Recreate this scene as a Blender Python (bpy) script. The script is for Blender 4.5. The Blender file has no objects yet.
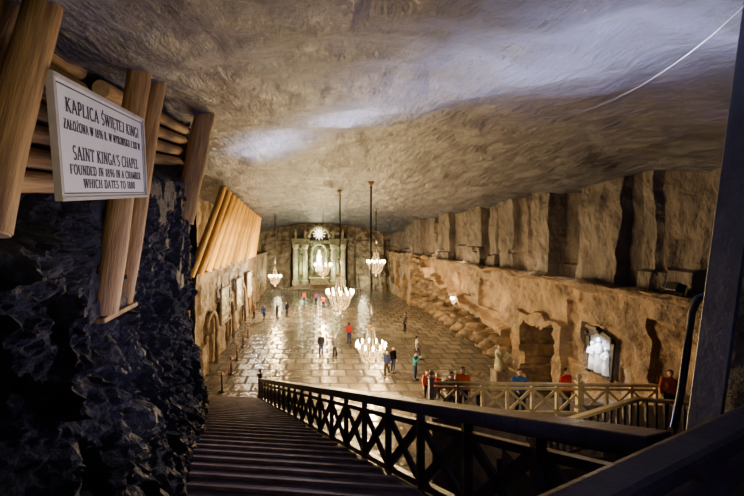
import bpy, bmesh, math, random
from mathutils import Vector, Matrix, noise
random.seed(7)
PI=math.pi; SC=bpy.context.scene; COL=SC.collection
EYE=8.7; F=360.0
def S(px,py,Y): return Vector(((px-320)*Y/F, Y, EYE-(py-240)*Y/F))   # survey point: bearing, elevation, distance
def V(x,y,h): return Vector((x,y,EYE+h))                              # h = height relative to eye level
def lerp(a,b,t): return a+(b-a)*t
def sst(x,a,b):
    t=max(0,min(1,(x-a)/(b-a))); return t*t*(3-2*t)
def interp(x,pts):
    if x<=pts[0][0]: return pts[0][1]
    for (a,va),(b,vb) in zip(pts,pts[1:]):
        if x<=b: return va+(vb-va)*(x-a)/(b-a)
    return pts[-1][1]
def fbm(p,oct=5): return noise.fractal(p,0.9,2.1,oct,noise_basis='PERLIN_ORIGINAL')
def ridge(p,o=4): return noise.ridged_multi_fractal(p,.9,2.1,o,1,2,noise_basis='PERLIN_ORIGINAL')
def cell(p): return noise.cell(p)
# ---------------------------------------------------------------- materials
MATS={}
def mat(name,c1,c2=None,rough=.6,scale=4,bump=.0,bscale=None,stretch=(1,1,1),metal=0,emit=None,estr=0,detail=6,spec=.5,ramp=(.35,.68),bdist=.15,bstretch=None):
    m=bpy.data.materials.new(name); m.use_nodes=True; nt=m.node_tree; N=nt.nodes; L=nt.links
    b=N['Principled BSDF']; b.inputs['Roughness'].default_value=rough; b.inputs['Metallic'].default_value=metal
    b.inputs['Specular IOR Level'].default_value=spec
    tc=N.new('ShaderNodeTexCoord'); mp=N.new('ShaderNodeMapping'); mp.inputs['Scale'].default_value=stretch
    L.new(tc.outputs['Object'],mp.inputs['Vector'])
    if c2 is None: c2=tuple(x*.75 for x in c1)
    nz=N.new('ShaderNodeTexNoise'); nz.inputs['Scale'].default_value=scale; nz.inputs['Detail'].default_value=detail
    nz.inputs['Roughness'].default_value=.62
    L.new(mp.outputs[0],nz.inputs['Vector'])
    cr=N.new('ShaderNodeValToRGB'); cr.color_ramp.elements[0].position=ramp[0]; cr.color_ramp.elements[1].position=ramp[1]
    cr.color_ramp.elements[0].color=(*c2,1); cr.color_ramp.elements[1].color=(*c1,1)
    L.new(nz.outputs['Fac'],cr.inputs['Fac']); L.new(cr.outputs['Color'],b.inputs['Base Color'])
    if bump:
        mb=mp
        if bstretch:
            mb=N.new('ShaderNodeMapping'); mb.inputs['Scale'].default_value=bstretch; mb.inputs['Rotation'].default_value=(0,0,.35); L.new(tc.outputs['Object'],mb.inputs['Vector'])
        n2=N.new('ShaderNodeTexNoise'); n2.inputs['Scale'].default_value=bscale or scale*2; n2.inputs['Detail'].default_value=8
        n2.inputs['Roughness'].default_value=.65
        L.new(mb.outputs[0],n2.inputs['Vector'])
        bp=N.new('ShaderNodeBump'); bp.inputs['Strength'].default_value=bump; bp.inputs['Distance'].default_value=bdist
        L.new(n2.outputs['Fac'],bp.inputs['Height']); L.new(bp.outputs['Normal'],b.inputs['Normal'])
    if emit:
        b.inputs['Emission Color'].default_value=(*emit,1); b.inputs['Emission Strength'].default_value=estr
    MATS[name]=m; return m
M_ceil=mat('salt_ceiling',(.062,.067,.122),(.006,.006,.014),rough=.32,scale=1.3,bump=.9,bscale=3.6,stretch=(.8,1.5,1),bdist=.2,ramp=(.34,.76),bstretch=(1.9,.7,1),spec=.7)
M_rock=mat('dark_rock',(.060,.054,.060),(.008,.007,.008),rough=.62,scale=9,bump=1.0,bscale=22,bdist=.08,spec=.35)
M_wallr=mat('carved_salt_wall',(.37,.245,.122),(.11,.070,.040),rough=.55,scale=.9,bump=.9,bscale=2.8,bdist=.25)
M_grotto=mat('shade_toned_grotto_rock',(.34,.24,.14),(.05,.036,.026),rough=.5,scale=1.4,bump=.8,bscale=4,bdist=.15)  # grotto and niche rock, toned darker to put recess shade into the colour
M_up=mat('upper_salt_wall',(.16,.128,.108),(.036,.029,.031),rough=.6,scale=.8,bump=1.0,bscale=2.8,stretch=(1,1,.5),bdist=.22)
M_far=mat('far_salt_wall',(.22,.185,.14),(.06,.05,.04),rough=.6,scale=.8,bump=1.0,bscale=2.2,bdist=.3)
M_walll=mat('left_salt_wall',(.32,.235,.145),(.10,.072,.048),rough=.6,scale=1.2,bump=.9,bscale=3)
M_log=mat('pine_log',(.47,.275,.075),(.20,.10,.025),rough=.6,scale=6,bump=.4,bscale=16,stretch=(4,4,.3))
M_prop=mat('lit_pine',(.95,.58,.11),(.60,.32,.05),rough=.5,scale=4,bump=.25,bscale=10,stretch=(2,2,.3))  # pine in a brighter gold, with the warm lighting put into its colour
M_end=mat('cut_wood_end',(.60,.40,.18),(.42,.26,.10),rough=.7,scale=8)
M_stair=mat('dark_stair_wood',(.14,.095,.098),(.045,.031,.037),rough=.38,scale=3,bump=.3,bscale=12,stretch=(.5,4,1))
M_nose=mat('worn_nosing',(.42,.32,.29),(.17,.125,.115),rough=.4,scale=5,bump=.2,stretch=(.6,3,1))
M_rail=mat('dark_painted_wood',(.06,.044,.062),(.022,.016,.025),rough=.32,scale=3,bump=.2,bscale=12)
M_cream=mat('cream_painted_wood',(.74,.60,.34),(.50,.39,.21),rough=.5,scale=4,bump=.2)
M_stone=mat('grey_stone',(.25,.20,.17),(.11,.085,.075),rough=.6,scale=2,bump=.5,bscale=6)
M_dstone=mat('shadowed_stone',(.10,.078,.08),(.045,.035,.04),rough=.6,scale=2,bump=.5,bscale=6)  # darker copy of the grey stone, shade put into its colour
M_board=mat('sign_board_paint',(.66,.65,.58),(.57,.56,.50),rough=.5,scale=2)
M_frame=mat('sign_frame',(.42,.38,.30),(.30,.27,.21),rough=.5)
M_ink=mat('sign_ink',(.010,.012,.022),rough=.6)
M_iron=mat('black_iron',(.03,.028,.03),(.015,.014,.016),rough=.4,metal=.6,scale=8)
M_rod=mat('blackened_rod',(.012,.010,.010),(.008,.007,.007),rough=.6)
M_steel=mat('blue_grey_steel',(.09,.105,.16),(.04,.046,.075),rough=.4,metal=.3,scale=3,bump=.15,bscale=10)
M_pipe=mat('dull_steel_pipe',(.07,.07,.085),(.04,.04,.05),rough=.35,metal=.7)
M_brass=mat('aged_brass',(.5,.34,.14),(.3,.19,.07),rough=.35,metal=.8)
M_cryst=mat('salt_crystal',(.80,.66,.44),(.45,.34,.20),rough=.1,emit=(1,.70,.34),estr=1.5)  # emission added to the crystals, in place of light caught from the bulbs
M_bulb=mat('lit_bulb',(1,.9,.7),(1,.85,.6),emit=(1,.74,.38),estr=130)
M_glow=mat('glowing_salt_figure',(.9,.88,.75),(.8,.78,.65),rough=.3,emit=(1,.88,.55),estr=6.0,scale=6)  # emission added to altar figure and sunburst, standing in for light falling on them
M_altar=mat('pale_green_salt',(.22,.24,.15),(.06,.068,.042),rough=.45,scale=1.5,bump=.6)
M_altarl=mat('white_salt',(.46,.45,.31),(.23,.22,.15),rough=.4,scale=2,bump=.3)
M_white=mat('bluish_white_salt',(.82,.84,.86),(.62,.64,.68),rough=.35,scale=3,bump=.3,emit=(.92,.95,1),estr=.4)  # slight emission added so the relief figures look brightly lit
M_back=mat('blue_grey_salt',(.30,.32,.38),(.15,.16,.21),rough=.5,scale=4,bump=.5)  # darker blue-grey panel that sets off the white figures
M_rope=mat('red_rope',(.25,.05,.04),(.15,.03,.03),rough=.8)
M_skin=mat('skin',(.58,.36,.26),(.5,.30,.21),rough=.55,scale=6)
M_eye=mat('eye',(.05,.04,.04))
def floor_mat():
    m=bpy.data.materials.new('polished_salt_floor'); m.use_nodes=True; nt=m.node_tree; N=nt.nodes; L=nt.links
    b=N['Principled BSDF']; tc=N.new('ShaderNodeTexCoord')
    br=N.new('ShaderNodeTexBrick'); br.inputs['Scale'].default_value=1.0; br.offset=.5
    br.inputs['Brick Width'].default_value=1.15; br.inputs['Row Height'].default_value=1.15; br.inputs['Mortar Size'].default_value=.085; br.inputs['Mortar Smooth'].default_value=.1
    br.inputs['Color1'].default_value=(.185,.16,.125,1); br.inputs['Color2'].default_value=(.085,.073,.06,1); br.inputs['Mortar'].default_value=(.010,.008,.007,1)
    L.new(tc.outputs['Object'],br.inputs['Vector'])
    nz=N.new('ShaderNodeTexNoise'); nz.inputs['Scale'].default_value=.35; nz.inputs['Detail'].default_value=6
    L.new(tc.outputs['Object'],nz.inputs['Vector'])
    mx=N.new('ShaderNodeMixRGB'); mx.blend_type='OVERLAY'; mx.inputs['Fac'].default_value=.4
    L.new(br.outputs['Color'],mx.inputs[1]); L.new(nz.outputs['Fac'],mx.inputs[2]); L.new(mx.outputs[0],b.inputs['Base Color'])
    mr=N.new('ShaderNodeMapRange'); mr.inputs[1].default_value=.35; mr.inputs[2].default_value=.65; mr.inputs[3].default_value=.13; mr.inputs[4].default_value=.26
    L.new(nz.outputs['Fac'],mr.inputs[0])
    ro=N.new('ShaderNodeMath'); ro.operation='MULTIPLY_ADD'; ro.inputs[1].default_value=.6; L.new(br.outputs['Fac'],ro.inputs[0]); L.new(mr.outputs[0],ro.inputs[2]); L.new(ro.outputs[0],b.inputs['Roughness'])
    b.inputs['Specular IOR Level'].default_value=.75
    n2=N.new('ShaderNodeTexNoise'); n2.inputs['Scale'].default_value=2.4; n2.inputs['Detail'].default_value=4
    L.new(tc.outputs['Object'],n2.inputs['Vector'])
    ad=N.new('ShaderNodeMath'); ad.operation='MULTIPLY_ADD'; ad.inputs[1].default_value=-1.0
    L.new(br.outputs['Fac'],ad.inputs[0]); L.new(n2.outputs['Fac'],ad.inputs[2])
    bp=N.new('ShaderNodeBump'); bp.inputs['Strength'].default_value=.75; bp.inputs['Distance'].default_value=.08
    L.new(ad.outputs[0],bp.inputs['Height']); L.new(bp.outputs['Normal'],b.inputs['Normal'])
    return m
M_floor=floor_mat()
# ---------------------------------------------------------------- mesh helpers
def add_box(bm,c,s,rot=None):
    r=bmesh.ops.create_cube(bm,size=1.0)
    mtx=Matrix.Translation(c)@(rot.to_4x4() if rot else Matrix.Identity(4))@Matrix.Diagonal((*s,1))
    bmesh.ops.transform(bm,matrix=mtx,verts=r['verts'])
def frame_for(d,up=Vector((0,0,1))):
    z=d.normalized()
    if abs(z.dot(up))>.98: up=Vector((0,1,0))
    x=up.cross(z).normalized(); y=z.cross(x)
    return Matrix((x,y,z)).transposed()
def add_bar(bm,p0,p1,w,h):
    p0=Vector(p0);p1=Vector(p1); d=p1-p0
    add_box(bm,(p0+p1)/2,(w,h,d.length),frame_for(d))
def add_tube(bm,pts,rad,seg=10,cap=True):
    pts=[Vector(p) for p in pts]; n=len(pts)
    if not isinstance(rad,(list,tuple)): rad=[rad]*n
    rings=[]
    for i,p in enumerate(pts):
        d=(pts[min(i+1,n-1)]-pts[max(i-1,0)]); R=frame_for(d)
        rings.append([bm.verts.new(p+R@Vector((math.cos(2*PI*k/seg)*rad[i],math.sin(2*PI*k/seg)*rad[i],0))) for k in range(seg)])
    for a,b in zip(rings,rings[1:]):
        for k in range(seg): bm.faces.new((a[k],a[(k+1)%seg],b[(k+1)%seg],b[k]))
    if cap:
        bm.faces.new(rings[0][::-1]); bm.faces.new(rings[-1])
def add_lathe(bm,prof,c=(0,0,0),seg=20):
    c=Vector(c); rings=[]
    for r,z in prof:
        rings.append([bm.verts.new(c+Vector((math.cos(2*PI*k/seg)*max(r,.0005),math.sin(2*PI*k/seg)*max(r,.0005),z))) for k in range(seg)])
    for a,b in zip(rings,rings[1:]):
        for k in range(seg): bm.faces.new((a[k],a[(k+1)%seg],b[(k+1)%seg],b[k]))
    bm.faces.new(rings[0][::-1]); bm.faces.new(rings[-1])
def add_ell(bm,c,r,u=14,v=9,rot=None):
    q=bmesh.ops.create_uvsphere(bm,u_segments=u,v_segments=v,radius=1)
    bmesh.ops.transform(bm,matrix=Matrix.Translation(c)@(rot.to_4x4() if rot else Matrix.Identity(4))@Matrix.Diagonal((*r,1)),verts=q['verts'])
def add_torus(bm,c,R,r,seg=28,s2=8):
    c=Vector(c); rings=[]
    for i in range(seg):
        a=2*PI*i/seg
        rings.append([bm.verts.new(c+Vector(((R+r*math.cos(2*PI*k/s2))*math.cos(a),(R+r*math.cos(2*PI*k/s2))*math.sin(a),r*math.sin(2*PI*k/s2)))) for k in range(s2)])
    for i in range(seg):
        a=rings[i];b=rings[(i+1)%seg]
        for k in range(s2): bm.faces.new((a[k],b[k],b[(k+1)%s2],a[(k+1)%s2]))
def add_octa(bm,c,r,h):
    c=Vector(c)
    t=bm.verts.new(c+Vector((0,0,h)));b=bm.verts.new(c-Vector((0,0,h)))
    q=[bm.verts.new(c+Vector((r*math.cos(k*PI/2),r*math.sin(k*PI/2),0))) for k in range(4)]
    for k in range(4):
        bm.faces.new((q[k],q[(k+1)%4],t)); bm.faces.new((q[(k+1)%4],q[k],b))
def grid(fn,us,vs,flip=False,second=None):
    bm=bmesh.new(); g=[[bm.verts.new(fn(u,v)) for v in vs] for u in us]
    for i in range(len(us)-1):
        for j in range(len(vs)-1):
            f=(g[i][j],g[i+1][j],g[i+1][j+1],g[i][j+1])
            fc=bm.faces.new(f[::-1] if flip else f)
            if second and second((us[i]+us[i+1])/2,(vs[j]+vs[j+1])/2): fc.material_index=1
    return bm
def frange(a,b,n): return [a+(b-a)*i/n for i in range(n+1)]
def obj(name,bm,m,parent=None,smooth=False,bevel=0,local=False,label=None,m2=None):
    if parent is not None and not local:
        bmesh.ops.translate(bm,vec=-parent.location,verts=bm.verts)
    bmesh.ops.recalc_face_normals(bm,faces=bm.faces)
    me=bpy.data.meshes.new(name); bm.to_mesh(me); bm.free()
    if smooth:
        for p in me.polygons: p.use_smooth=True
    me.materials.append(m)
    if m2: me.materials.append(m2)
    o=bpy.data.objects.new(name,me); COL.objects.link(o)
    if parent is not None: o.parent=parent
    if bevel:
        b=o.modifiers.new('bevel','BEVEL'); b.width=bevel; b.segments=2; b.limit_method='ANGLE'
    if label: o['label']=label
    return o
def tag(o,label,cat,group=None):
    o['label']=label; o['category']=cat
    if group: o['group']=group
    return o
def thing(name,loc,label,cat,group=None):
    o=bpy.data.objects.new(name,None); COL.objects.link(o); o.location=loc; o.empty_display_size=.2
    return tag(o,label,cat,group)
def struct(o): o['kind']='structure'; return o
ORD=['first','second','third','fourth','fifth','sixth','seventh','eighth','ninth','tenth','eleventh','twelfth','thirteenth','fourteenth','fifteenth','sixteenth','seventeenth','eighteenth']
# ---------------------------------------------------------------- room shell
def ceil_h(x,Y):
    b=1.1+.2*Y
    t=3.38
    k=.6; e=max(k-abs(b-t),0)/k
    return min(b,t)-e*e*k*.25-.0052*x*x-(.25+.010*x*x)*sst(Y,46,66)
def ceil_pt(x,Y):
    p=Vector((x*.35,Y*.35,0)); q=Vector((x*.6,Y*.5,3.1))
    d=.20*fbm(p,3)+.10*fbm(q,4)+.06*fbm(Vector((x*2.2,Y*1.0,7)),4)
    return V(x,Y,ceil_h(x,Y)+d)
ys=frange(-3,14,190)+frange(14,68,170)[1:]
struct(obj('ceiling',grid(ceil_pt,frange(-14,15,220),ys),M_ceil,smooth=True))
bm=bmesh.new(); add_box(bm,(1,33,-.1),(30,76,.2)); struct(obj('floor',bm,M_floor))
# stair edges
def st_h(Y): return -1.6-.36*Y
def st_l(Y): return -1.82-.301*(max(Y,3.4)-5.25)
def st_r(Y): return 2.03-.314*(Y-2.4)
# rock face beside the stairs
def rock_pt(Y,t):
    sh=st_h(max(Y,0)); bot=max(sh-.6,-8.75); top=ceil_h(-3,Y)+.35
    h=bot+(top-bot)*t
    base=st_l(Y)-.03
    near=1-sst(Y,6.0,9)
    k=sst(Y,3.0,3.7)
    xU=lerp(-1.92-.75*sst(h,-.15,.25), -2.46-.06*(Y-4)-.62*sst(h-(.2*Y-.25),.0,.5), k)
    wv=lerp(.75,1.9,k)
    xn=lerp(base,min(base,xU),max(0,min(1,(h-sh)/wv))**.8)
    target=-.385*Y
    xf=min(base,lerp(base,target,sst(h-sh,.2,3.0)))
    x=lerp(xf,xn,near)
    # rough cleaved salt: small facets, ridges and grit
    q=Vector((Y*3.4+.6*fbm(Vector((Y*1.6,h*1.6,0)),4),h*2.2+.6*fbm(Vector((Y*1.6,h*1.6,5)),4),3))
    dist,pts_=noise.voronoi(q)
    c0=pts_[0]; tilt=(q-c0)
    d=.08*(cell(c0*3.7)-.5)+.09*(cell(c0*5.1+Vector((3,1,2)))-.5)*tilt.x*1.6+.09*(cell(c0*2.3+Vector((7,5,1)))-.5)*tilt.y*1.6
    d+=.24*fbm(Vector((Y*.8,h*.5,2.0)),5)+.13*fbm(Vector((Y*2.6,h*2.0,1)),5)+.10*fbm(Vector((Y*8,h*8,4)),3)+.13*(ridge(Vector((Y*1.5,h*.9,7)),4)-1)
    d=max(-.42,min(.25,d))*(.45+.55*sst(h-sh,0,.8))
    if near>.4 and h>-.9: d=min(d,.09)
    return V(x+d,Y+.08*fbm(Vector((Y*1.1,h*1.1,9)),3),h)
bm=grid(rock_pt,frange(-2.5,8,400)+frange(8,20.3,180)[1:],frange(0,1,250))
struct(obj('wall_stair',bm,M_rock,smooth=False))
bm=grid(lambda u,v: Vector((lerp(-13,-7.0,u)+.25*fbm(Vector((u*3,v*4,3)),4),20.3+.3*fbm(Vector((u*4,v*5,1)),4),lerp(-.1,12.2,v))),frange(0,1,30),frange(0,1,50))
struct(obj('wall_return',bm,M_rock,smooth=True))
# left chapel wall
def wl_x(Y): return -7.3-.052*(Y-22)
LEDL=-2.1
DOORS=[(24.6,1.1,3.6,1.9),(31.0,1.0,3.4,1.7),(37.5,1.1,3.8,1.8),(44,1.1,3.4,1.7)]   # carved doorways: centre, half width, height, depth
def wl_pt(Y,t):
    x=wl_x(Y)
    if t<=.6: z=lerp(-.1,EYE+LEDL,t/.6); off=0
    elif t<=.68: z=EYE+LEDL; off=-1.1*(t-.6)/.08
    else: z=lerp(EYE+LEDL,EYE+3.7,(t-.68)/.32); off=-1.1
    for c,w,hh,dp in DOORS:
        top=hh-w+math.sqrt(max(w*w-(Y-c)**2,0)) if abs(Y-c)<w else 0
        if abs(Y-c)<w and z<top: off-=dp
    d=.16*fbm(Vector((Y*.5,z*.5,4)),4)+.07*fbm(Vector((Y*1.8,z*1.8,4)),3)
    if t<.55: d+=.16*(cell(Vector((Y*.45,z*.5,3)))-.5)
    return Vector((x+off+d,Y,z))
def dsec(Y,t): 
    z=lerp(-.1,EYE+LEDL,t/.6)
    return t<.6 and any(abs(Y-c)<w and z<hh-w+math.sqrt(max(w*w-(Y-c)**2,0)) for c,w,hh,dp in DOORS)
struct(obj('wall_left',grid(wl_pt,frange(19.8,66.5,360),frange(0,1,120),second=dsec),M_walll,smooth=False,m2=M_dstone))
WL=bpy.data.objects['wall_left']
for c,w,hh,dp in DOORS:
    bm=bmesh.new(); x=wl_x(c)+.06
    pts=[(x,c-w-.12,0),(x,c-w-.12,hh-w)]+[(x,c-(w+.12)*math.cos(a),hh-w+(w+.12)*math.sin(a)) for a in frange(0,PI,12)]+[(x,c+w+.12,0)]
    add_tube(bm,pts,.14,8); obj('door_surround',bm,M_walll,WL,smooth=True)
# right chapel wall, lower storey
RX=12.0; LEDR=-1.9
REL=[(47.5,-2.9),(45,-3.0),(44.9,-3.4),(42,-3.6),(41.9,-4.2),(39,-4.4),(38.9,-4.9),(36,-5.0),(35.5,-5.4),(33.0,-5.5),(32.6,-5.9),(29.5,-6.0),(29,-6.4),(26,-6.5),(25.6,-6.8),(22.4,-6.9),(22.3,-8.9)]
RELR=list(reversed(REL))
def grot(Y): return interp(Y,RELR)+.30*fbm(Vector((Y*.8,0,2)),3)+.9
def niche(Y,h):
    w=.35*fbm(Vector((h*.9,3,1)),3)
    return 18.0+w<Y<20.9+.5*w and h<-4.6-.10*(Y-18.5)+.45*fbm(Vector((Y*1.4,5,2)),3)
def wr_pt(Y,t):
    h=lerp(-8.8,LEDR,t); x=RX
    d=.30*fbm(Vector((Y*.25,h*.35,8)),4)+.11*fbm(Vector((Y*.9,h*.9,8)),4)+.08*(ridge(Vector((Y*.35,h*.5,3)),3)-1)
    if 22.3<Y<47.5:
        lim=grot(Y)
        if h<lim:
            dep=1.6*sst(lim-h,0,.2)
            # rows of robed figures carved out of the recess
            fig=0
            for sp,lo,hi,am,sd in ((1.8,-8.9,-6.9,1.45,0),(2.3,-6.6,-4.6,1.2,5)):
                w_=Y+.15*math.sin(h*1.3+sd)+sd; ph=(w_%sp)/sp; idx=math.floor(w_/sp)
                hh=hi-.5*cell(Vector((idx*1.3,sd,4)))
                wd=.36-.10*sst(h,hh-1.2,hh)
                body=max(0,1-((ph-.5)/wd)**2)**.5*sst(hh-h,0,.25)*(1 if h>lo else 0)*(.8+.2*math.sin(h*6))
                head=max(0,1-((ph-.5)*sp/.26)**2-((h-hh-.2)/.28)**2)**.5
                fig=max(fig,am*max(body,head))
            bumps=.25*max(0,fbm(Vector((Y*.6,h*.6,1)),3))+.06*fbm(Vector((Y*2.0,h*2.0,2)),4)+fig
            d+=dep-bumps
        elif h<lim+.6: d-=.6*sst(lim+.6-h,0,.25)
    if niche(Y,h): d+=2.0
    elif 17.4<Y<21.6 and h<-4.1+.3*fbm(Vector((Y*.9,2,2)),2) and not (Y>20.9 and h<-6.5): d-=.30
    if 14.5<Y<16.3 and -5.8<h<-3.7: d=.10
    for a_,b_,lo,hi in ((16.7,17.4,-5.6,-2.9),(24.0,27.2,-4.9,-2.9),(28.4,31.4,-4.4,-2.8),(11.0,13.2,-5.2,-2.9)):
        if a_+.12*fbm(Vector((h,a_,1)),2)<Y<b_+.12*fbm(Vector((h,b_,1)),2) and lo<h<hi: d+=.26-.16*max(0,fbm(Vector((Y*1.2,h*1.2,a_)),3))
    if abs(Y-51)<1.2 and h< -5.8+math.sqrt(max(0,1.44-(Y-51)**2)): d+=1.2
    for c in (55.2,59.5,63.0):
        if abs(Y-c)<1.4 and -7.2<h<-3.2: d+=.5-.35*max(0,fbm(Vector((Y*1.5,h*1.5,c)),3))
    return V(x+d,Y,h)
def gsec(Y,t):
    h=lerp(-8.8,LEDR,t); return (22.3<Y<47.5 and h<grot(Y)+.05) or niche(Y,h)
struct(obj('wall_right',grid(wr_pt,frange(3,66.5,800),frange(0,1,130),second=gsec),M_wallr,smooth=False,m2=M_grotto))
WR=bpy.data.objects['wall_right']
bm=grid(lambda Y,a: V(RX+.05-.30*max(0,math.sin(a))-.3*fbm(Vector((Y*.45,a*.5,3)),4),Y,LEDR-.14+.17*math.cos(a)+.22*fbm(Vector((Y*.4,a*.3,7)),4)),frange(3,66,300),frange(-.1,PI+.1,8)); obj('ledge_lip',bm,M_wallr,WR,smooth=True)
# upper storey: one continuous wall cut into flat piers and recesses
SEG=[(3,8.6,12.5),(8.6,9.3,12.85),(9.3,10.9,12.45),(10.9,11.9,12.8),(11.9,13.1,12.45),(13.1,13.45,12.7),(13.45,14.1,12.55),(14.1,14.9,12.8),(14.9,17.4,12.3),(17.4,19.5,13.3),(19.5,21.2,12.45),(21.2,22.0,12.95),(22.0,23.0,12.75),(23.0,25.1,12.4),(25.1,25.6,12.75),(25.6,27.0,12.6),(27.0,27.8,12.9),(27.8,30.2,12.35),(30.2,31.6,12.85),(31.6,33.4,12.65),(33.4,34.4,12.9),(34.4,37.8,12.4),(37.8,39.6,12.85),(39.6,42.4,12.6),(42.4,44.3,12.9),(44.3,48.6,12.4),(48.6,51.5,12.85),(51.5,54.5,12.6),(54.5,57.8,12.9),(57.8,67,12.4)]
def segx(Y):
    for a,b,x in SEG:
        if Y<b: return x,(a,b)
    return 12.4,(58,67)
ygr=[]
for a,b,x in SEG:
    n=max(4,int((b-a)/.16)); ygr+=[lerp(a+.09,b-.09,i/n) for i in range(n+1)]
def wu_pt(Y,t):
    x,(a,b)=segx(Y)
    if t<.12: h=LEDR; xx=lerp(RX,x,t/.12); nn=0 if t<.01 else 1
    else: h=lerp(LEDR,3.3,(t-.12)/.88); xx=x; nn=1
    tl=.06*fbm(Vector((a*3,1,1)),2)*(h+1.9)
    d=.10*fbm(Vector((Y*.5,h*.45,18)),4)+.08*fbm(Vector((Y*1.5,h*1.1,3)),4)
    hb=-.6+1.5*fbm(Vector((a*1.7,4,2)),2)
    if h>hb and cell(Vector((a*2.3,1,1)))>.5: d+=.22
    if cell(Vector((math.floor((Y-a)/.62),a,2)))>.55 and -1.4+.6*cell(Vector((a,2,7)))<h<.6+2.2*cell(Vector((a,5,1))): d+=.14
    if h<-1.9+.9*cell(Vector((a*1.9,3,3))): d-=.16
    return V(xx+(d+tl)*nn,Y+.09*fbm(Vector((h*.8,a,3)),4)*(1 if t>.1 else 0)+.06*(h+1)*(cell(Vector((a,9,9)))-.5),h+(.05*fbm(Vector((Y*.8,t*4,18)),3) if t<.12 else 0))
struct(obj('wall_right_upper',grid(wu_pt,ygr,[0,.06,.119]+frange(.12,1,52)),M_up,smooth=False))
# far wall
def wf_pt(x,t):
    h=lerp(-8.8,3.6,t); d=.6*fbm(Vector((x*.3,h*.3,5)),4)+.35*fbm(Vector((x*1.0,h*1.0,5)),4)
    d+=.9*(cell(Vector((x*.42+7.3,h*.16,2)))-.5)
    d-=.03*max(0,abs(x)-5)**2
    if x>5.4: d-=1.1*max(0,math.floor((x-5.4)/1.6)+1-(h+8.8)/1.5) if (h+8.8)/1.5<math.floor((x-5.4)/1.6)+1 else 0
    if abs(x+.1)<5.2 and h<2.2+.5*math.cos(x*.3): d+=2.2
    return V(x,66+d,h)
struct(obj('wall_far',grid(wf_pt,frange(-11,15,150),frange(0,1,90)),M_far,smooth=False))
bm=grid(lambda x,t: V(x,-2.6+.2*fbm(Vector((x,t*5,1)),3),lerp(-8.8,3,t)),frange(-6,15,40),frange(0,1,30)); struct(obj('wall_near',bm,M_rock,smooth=True))
def pier_pt(u,t):
    h=lerp(-3.2,1.2,t); n=.08*fbm(Vector((u*4,h*1.5,4)),4)
    if u<.6: return V(2.92+n+.12*h,lerp(.6,2.55,u/.6),h)
    return V(lerp(2.92,5.0,(u-.6)/.4)+.12*h,2.55+n,h)
struct(obj('wall_pier',grid(pier_pt,frange(0,1,40),frange(0,1,40)),M_rock,smooth=True))
# ---------------------------------------------------------------- staircase
ST=thing('staircase',V(-1,.2,-8.7),'long dark wooden staircase running down beside the rough rock face','staircase')
Y=.2; i=0
while True:
    h=st_h(Y)
    if h<-8.6: break
    run=.47
    def xr(y): return .5 if y<1.95 else st_r(y)
    sk=.10
    def corner(yy,right,hh):
        if right: x=xr(yy); return V(x,yy-sk*(x-st_l(yy)),hh)
        return V(st_l(yy)-.06,yy,hh)
    bm=bmesh.new(); vs=[]
    for hh in (h,h-.34):
        vs.append([bm.verts.new(c) for c in (corner(Y,0,hh),corner(Y,1,hh),corner(Y+run,1,hh),corner(Y+run,0,hh))])
    a,b=vs; bm.faces.new(a); bm.faces.new(b[::-1])
    for k in range(4): bm.faces.new((a[k],b[k],b[(k+1)%4],a[(k+1)%4]))
    stp=obj('step',bm,M_stair,ST)
    bm=bmesh.new(); p0=corner(Y+run,0,h+.004); p1=corner(Y+run,1,h+.004)
    add_bar(bm,p0+Vector((0,-.02,-.01)),p1+Vector((0,-.02,-.01)),.035,.10)
    bmesh.ops.translate(bm,vec=-ST.location,verts=bm.verts)
    obj('nosing',bm,M_nose,stp,local=True)
    Y+=run; i+=1
bm=bmesh.new(); q=[V(st_r(y)+.05,y-.25,st_h(y)-.12) for y in (2.0,19.6)]
add_bar(bm,q[0],q[1],.09,.42); obj('stringer',bm,M_rail,ST)
bm=bmesh.new(); add_box(bm,V(-.1,-1.2,-1.76),(4.2,2.8,.18)); add_box(bm,V(2.1,.6,-1.77),(3.1,2.5,.16)); struct(obj('floor_landing_upper',bm,M_stair))
# ---------------------------------------------------------------- balustrades
def balustrade(root,T0,T1,H,n,m,w=.075,sub=.17,hw=None,bw=.85):
    T0=Vector(T0);T1=Vector(T1); dn=lambda d: Vector((0,0,-d)); hw=hw or w
    bm=bmesh.new(); add_bar(bm,T0,T1,hw*1.5,hw*.95); obj('handrail',bm,m,root,bevel=.015)
    bm=bmesh.new(); add_bar(bm,T0+dn(sub),T1+dn(sub),w*.8,w*.8); obj('middle_rail',bm,m,root)
    bm=bmesh.new(); add_bar(bm,T0+dn(H-.1),T1+dn(H-.1),w*.9,w*.9); obj('bottom_rail',bm,m,root)
    for k in range(n+1):
        p=lerp(T0,T1,k/n); bm=bmesh.new(); add_box(bm,p+dn(H/2+.02),(w*.95,w*.95,H)); obj('post',bm,m,root)
        if k<n:
            q=lerp(T0,T1,(k+1)/n)
            for e0,e1 in ((sub,H-.1),(H-.1,sub)):
                bm=bmesh.new(); add_bar(bm,p+dn(e0),q+dn(e1),w*.5,w*bw); obj('cross_brace',bm,m,root)
def newel(root,base,H,m,w=.16):
    bm=bmesh.new(); b=Vector(base)
    add_box(bm,b+Vector((0,0,H/2)),(w,w,H)); add_box(bm,b+Vector((0,0,H+.03)),(w*1.4,w*1.4,.06)); add_box(bm,b+Vector((0,0,.12)),(w*1.3,w*1.3,.24))
    o=obj('newel_post',bm,m,root,bevel=.012)
    bm=bmesh.new(); add_lathe(bm,[(.03,0),(.05,.02),(.035,.05),(.075,.10),(.085,.15),(.06,.21),(.01,.235)],b+Vector((0,0,H+.06)),14)
    bmesh.ops.translate(bm,vec=-root.location,verts=bm.verts)
    obj('finial',bm,m,o,smooth=True,local=True)
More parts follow.
